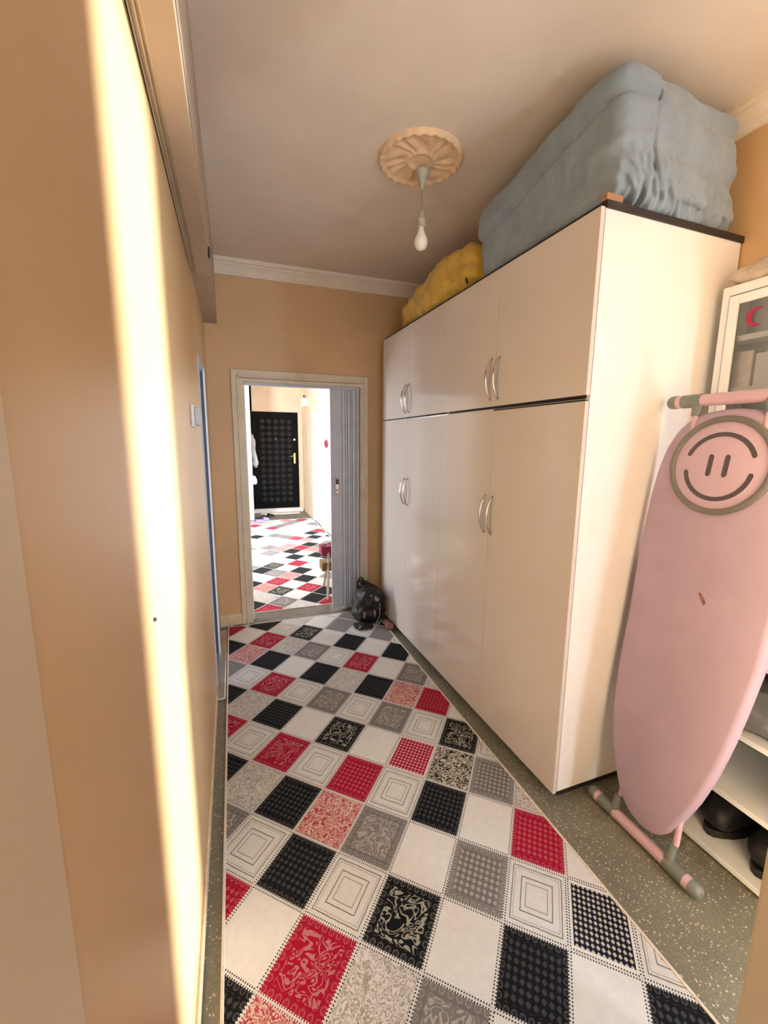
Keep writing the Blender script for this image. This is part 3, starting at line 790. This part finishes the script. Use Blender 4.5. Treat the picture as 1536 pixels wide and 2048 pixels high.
b.box(CX + .002, CX + .02, CY0 + .026, CY1 - .026, CZ1 - .034, CZ1, .002); b.box(CX + .002, CX + .02, CY0 + .026, CY1 - .026, CZ0, CZ0 + .034, .002)
b.build('outer_frame', MT['white'], fa)
# door frame and pane
dy0, dy1, dz0, dz1 = CY0 + .032, CY1 - .032, CZ0 + .04, CZ1 - .040
dd = MB(); F = .032
dd.box(CX - .006, CX + .012, dy1 - F, dy1, dz0, dz1, .002); dd.box(CX - .006, CX + .012, dy0, dy0 + F, dz0, dz1, .002)
dd.box(CX - .006, CX + .012, dy0 + F, dy1 - F, dz1 - F, dz1, .002); dd.box(CX - .006, CX + .012, dy0 + F, dy1 - F, dz0, dz0 + F, .002)
dr = dd.build('door', MT['white'], fa)
bx('pane', MT['glass'], CX + .002, CX + .006, dy0 + F, dy1 - F, dz0 + F, dz1 - F, dr)
cp = []
cy, cz, R1 = 1.082, 1.957, .033
for k in range(17):
    a = math.radians(48 + k * 264 / 16); cp.append((cy - R1 * math.cos(a) * -1 * -1 if False else cy + R1 * -math.cos(PI - a) * 1, cz + R1 * math.sin(a)))
# crescent open towards the right of the picture (towards -y)
def arc(cy, cz, r, a0, a1, n): return [(cy + r * math.cos(math.radians(a0 + (a1 - a0) * k / n)), cz + r * math.sin(math.radians(a0 + (a1 - a0) * k / n))) for k in range(n + 1)]
outer = arc(cy, cz, R1, 128, -128, 18)
sh = .012; r2 = math.hypot(R1 * math.cos(math.radians(128)) + sh, R1 * math.sin(math.radians(128)))
a2 = math.degrees(math.atan2(R1 * math.sin(math.radians(128)), R1 * math.cos(math.radians(128)) + sh))
inner = arc(cy - sh, cz, r2, -a2, a2, 18)
MB().prism(outer + inner[1:-1], 0, CX + .0005, CX + .002).build('red_crescent', MT['red'], dr)
bx('shelf', MT['white'], CX + .022, XR - .006, CY0 + .018, CY1 - .018, 1.885, 1.905, fa)
bx('shelf', MT['white'], CX + .022, XR - .006, CY0 + .018, CY1 - .018, 1.695, 1.715, fa)
for i, (y0, y1, z0, h, m, lb) in enumerate(((1.10, 1.165, 1.715, .135, 'offwhite', 'tan medicine box at the left end of the cabinet shelf'), (1.03, 1.09, 1.715, .12, 'white', 'white medicine box beside the tan one in the cabinet'),
        (.94, 1.00, 1.715, .13, 'offwhite', 'cream medicine box in the middle of the cabinet shelf'), (.98, 1.045, 1.905, .05, 'offwhite', 'small pale box on the upper cabinet shelf'), (1.06, 1.16, 1.85, .0, 'white', None))):
    if not lb: continue
    bx('medicine_box', MT[m], CX + .045, CX + .11, y0, y1, z0, z0 + h, None, .002, label=lb, cat='box', group='medicine boxes in the cabinet')
b = MB(); cloth_blob(b, 1.745, 1.93, .70, 1.205, CZ1 + .001, CZ1 + .062, 14, 30, 8, .016, 10, 3, 9)
b.build('rolled_cloth', MT['beige'], None, True, label='beige rolled cloth lying on top of the medicine cabinet', cat='cloth')

# ------------------------------------------------------------------ ironing board
AX, SL = 1.392, .118
def bp(y, z, out=0.0):      # point on the board front face; out>0 towards the room
    n = Vector((-1, 0, SL)).normalized()
    return Vector((AX + SL * z, y, z)) + n * out
ib = empty('ironing_board', (1.40, .99, 0), label='pink ironing board with smiling disc standing folded against the shelf', cat='ironing board')
# outline from nose (bottom) to the wide end (top): (z, y_centre, half width)
prof = [(.064, .985, .010), (.069, .987, .040), (.086, .990, .070), (.125, .994, .104), (.20, .998, .136), (.28, .999, .166), (.40, .997, .195), (.52, .992, .212), (.66, .986, .224), (.82, .977, .232),
        (1.00, .979, .236), (1.16, .981, .236), (1.30, .982, .232), (1.41, .983, .220), (1.49, .984, .200), (1.55, .985, .170), (1.59, .986, .130), (1.612, .987, .080), (1.62, .987, .025)]
def smoothprof(n=48):
    zs = [prof[0][0] + (prof[-1][0] - prof[0][0]) * (1 - math.cos(PI * k / n)) / 2 for k in range(n + 1)]; out = []
    for z in zs:
        for a, c in zip(prof, prof[1:]):
            if a[0] <= z <= c[0] + 1e-9:
                t = (z - a[0]) / (c[0] - a[0]); t2 = t
                out.append((z, a[1] + (c[1] - a[1]) * t2, a[2] + (c[2] - a[2]) * t2)); break
    return out
sp_ = smoothprof()
loop = [(y + w_, z) for z, y, w_ in sp_] + [(y - w_, z) for z, y, w_ in reversed(sp_)]
def board(offs, scale_list, name, m):
    b = MB(); rings = []
    cy0, cz0 = .975, .85
    for o_, inset in zip(offs, scale_list):
        ring = []
        for n_, (y, z) in enumerate(loop):
            p0 = Vector(loop[n_ - 1]); p1 = Vector(loop[(n_ + 1) % len(loop)]); t = (p1 - p0)
            nn = Vector((t.y, -t.x)).normalized() if t.length > 1e-6 else Vector((0, 0))
            if nn.dot(Vector((y - cy0, z - cz0))) < 0: nn = -nn
            ring.append(b.bm.verts.new(bp(y - nn.x * inset, z - nn.y * inset, o_)))
        rings.append(ring)
    n = len(loop)
    for a, c in zip(rings, rings[1:]):
        for k in range(n): b.bm.faces.new((a[k], a[(k + 1) % n], c[(k + 1) % n], c[k]))
    for ring, rev in ((rings[0], True), (rings[-1], False)):
        h = n // 2
        for k in range(h - 1):
            vs = (ring[k], ring[k + 1], ring[n - 2 - k], ring[n - 1 - k])
            if len(set(vs)) == 4: b.bm.faces.new(vs)
    return b.build(name, m, ib, smooth=50)
board((-.046, -.046, -.036, -.012, .000, .006), (.014, .004, .0, .0, .004, .016), 'padded_cover', MT['pink'])
# small stain
MB().prism([(.955, .995), (.938, .978), (.931, .962), (.937, .955), (.947, .972), (.958, .990)], 0, 0, .0012).build('stain', MT['pinkcloth'], ib)
st = [o for o in ib.children if o.name.startswith('stain')][0]
for v in st.data.vertices:
    wv = v.co + wp(ib); p = bp(wv.y, wv.z, .0066 + wv.x); v.co = p - wp(ib)
# legs: foot bars at floor and top, with two tubes
def foot(z, x, y0, y1, lab):
    L = y1 - y0
    MB().tube([(x, y0 + .10, z), (x, y1 - .10, z)], .021, 16).build('foot_bar', MT['pinkmetal'], ib, smooth=40)
    for s, ye in ((1, y0), (-1, y1)):
        MB().tube([(x, ye + s * .055, z), (x, ye + s * .125, z)], .024, 16).build('joint_sleeve', MT['greyplastic'], ib, smooth=40)
        MB().tube([(x, ye + s * .036, z), (x, ye + s * .055, z)], .0235, 16).build('band', MT['pinkmetal'], ib, smooth=40)
        MB().tube([(x, ye, z), (x, ye + s * .004, z), (x, ye + s * .012, z), (x, ye + s * .036, z)], [.012, .019, .024, .0245], 16).build('end_cap', MT['greyplastic'], ib, smooth=40)
foot(.025, 1.395, .755, 1.222, '')
foot(1.655, 1.590, .72, 1.212, '')
for yy in (.872, 1.100):
    MB().tube([(1.397, yy, .03), (1.425, yy, .10), (1.500, yy - .02 * (1 if yy > 1 else -1), .78), (1.585, yy - .0, 1.64)], .0105, 12).build('leg', MT['pinkmetal'], ib, smooth=40)
    MB().tube([(1.397, yy, .026), (1.402, yy, .060), (1.412, yy, .095)], [.019, .016, .0145], 12).build('leg_socket', MT['greyplastic'], ib, smooth=40)
    MB().tube([(1.588, yy, 1.645), (1.580, yy, 1.60)], [.019, .015], 12).build('leg_socket', MT['greyplastic'], ib, smooth=40)
# disc
DYc, DZc, DR = .981, 1.428, .164
disc = empty('iron_rest_disc', (AX + SL * DZc, DYc, DZc)); disc.parent = ib
disc.location = Vector((AX + SL * DZc, DYc, DZc)) - wp(ib)
def ring_mesh(prof2, name, m, seg=72):
    b = MB(); rings = []
    for r, o_ in prof2:
        rings.append([b.bm.verts.new(bp(DYc + r * math.cos(2 * PI * k / seg), DZc + r * math.sin(2 * PI * k / seg) * .993, o_)) for k in range(seg)])
    for a, c in zip(rings, rings[1:]):
        for k in range(seg): b.bm.faces.new((a[k], a[(k + 1) % seg], c[(k + 1) % seg], c[k]))
    if prof2[-1][0] < DR * .95: b.bm.faces.new(rings[-1])
    b.bm.faces.new(rings[0])
    return b.build(name, m, disc, smooth=50)
ring_mesh([(DR + .002, .004), (DR + .004, .014), (DR - .002, .021), (DR - .011, .0215), (DR - .016, .017), (DR - .017, .012), (DR - .019, .006)], 'rim', MT['padrim'])
ring_mesh([(DR - .0165, .006), (DR - .0165, .012), (DR - .019, .0135)], 'face', MT['padpink'])
def stroke(pts, wd, name='printed_line'):
    b = MB(); pts = [Vector(p) for p in pts]; L = []; Rr = []
    n = len(pts)
    dirs = [(pts[min(i + 1, n - 1)] - pts[max(i - 1, 0)]).normalized() for i in range(n)]
    left = [(p + Vector((-d.y, d.x)) * wd) for p, d in zip(pts, dirs)]; right = [(p - Vector((-d.y, d.x)) * wd) for p, d in zip(pts, dirs)]
    d0 = dirs[0]; d1_ = dirs[-1]
    capA = [pts[0] + (Vector((-d0.y, d0.x)) * math.cos(t) - d0 * math.sin(t)) * wd for t in [PI * k / 6 for k in range(1, 6)]]
    capB = [pts[-1] + (-Vector((-d1_.y, d1_.x)) * math.cos(t) + d1_ * math.sin(t)) * wd for t in [PI * k / 6 for k in range(1, 6)]]
    def V(p, o_): return b.bm.verts.new(bp(p.x, p.y, o_))
    for o_ in (.0148,):
        l = [V(p, o_) for p in left]; r = [V(p, o_) for p in right]
        l2 = [V(p, .0130) for p in left]; r2_ = [V(p, .0130) for p in right]
        for i in range(n - 1):
            b.bm.faces.new((l[i], l[i + 1], r[i + 1], r[i])); b.bm.faces.new((l[i], l[i + 1], l2[i + 1], l2[i])); b.bm.faces.new((r[i], r[i + 1], r2_[i + 1], r2_[i]))
        b.bm.faces.new([l[0]] + [V(p, o_) for p in capA] + [r[0]])
        b.bm.faces.new([r[-1]] + [V(p, o_) for p in capB] + [l[-1]])
    return b.build(name, MT['darkprint'], disc)
def parc(r, a0, a1, cy, cz, n=22): return [(cy + r * math.cos(math.radians(a0 + (a1 - a0) * k / n)), cz + r * math.sin(math.radians(a0 + (a1 - a0) * k / n))) for k in range(n + 1)]
stroke(parc(.110, 22, 158, DYc, DZc - .005), .0072)
stroke(parc(.105, 190, 350, DYc, DZc - .008), .0072)
stroke([(DYc + .026, DZc + .030), (DYc + .028, DZc - .030)], .0078)
stroke([(DYc - .026, DZc + .030), (DYc - .024, DZc - .030)], .0078)

# ------------------------------------------------------------------ bag in the corner
hb = empty('tote_bag', (1.03, 3.27, 0), label='black cloth bag with pale strokes slumped by the folding door', cat='bag')
def bsh(p, q):
    t = (p.z) / .33
    return Vector((1.03 + (p.x - 1.03) * (1.12 - .30 * t) + .03 * math.sin(t * 3), p.y, p.z + (.03 * -q.x) * max(0, q.z)))
b = MB(); cloth_blob(b, .885, 1.140, 3.13, 3.40, .012, .325, 26, 20, 28, .035, 8, 3.5, 12, bsh)
b.build('body', MT['bagprint'], hb, smooth=True)
MB().tube([(.93, 3.25, .30), (.925, 3.24, .36), (.945, 3.235, .395), (.97, 3.24, .38), (.985, 3.25, .31)], .010, 8).build('handle', MT['shoe'], hb, smooth=True)
MB().tube([(1.08, 3.12, .20), (1.075, 3.105, .10), (1.04, 3.10, .03), (1.02, 3.10, .014)], .0025, 6).build('drawstring', MT['greycard'], hb)
b = MB(); cloth_blob(b, .86, 1.02, 3.05, 3.20, .012, .032, 12, 12, 4, .012, 12, 3, 15)
b.build('flap', MT['bagprint'], hb, smooth=True)
b = MB(); cloth_blob(b, 1.095, 1.158, 2.98, 3.11, .012, .070, 10, 14, 8, .015, 14, 3, 17)
b.build('crumpled_cloth', MT['pinkcloth'], None, True, label='dusty pink crumpled cloth between the bag and the wardrobe foot', cat='cloth')

# ------------------------------------------------------------------ folding step in the hall
stp = empty('step_stool', (.92, 3.95, 0.011), label='small folding step with slanted legs just beyond the folding door', cat='stool')
bx('tread', MT['maroon'], .772, 1.02, 3.96, 4.10, .400, .490, stp, .006)
bx('tread', MT['olive'], .768, 1.02, 3.92, 4.08, .255, .340, stp, .006)
for x in (.80, 1.00):
    MB().tube([(x - .01, 3.79, .019), (x + .045, 4.00, .50)], [.014, .013], 4).build('leg', MT['ply'], stp)
for x in (.83, 1.03):
    MB().tube([(x, 4.17, .018), (x + .03, 4.03, .47)], [.011, .011], 4).build('leg', MT['ply'], stp)
MB().tube([(.770, 3.97, .49), (.87, 3.98, .525)], .004, 6).build('handle_wire', MT['shoe'], stp)
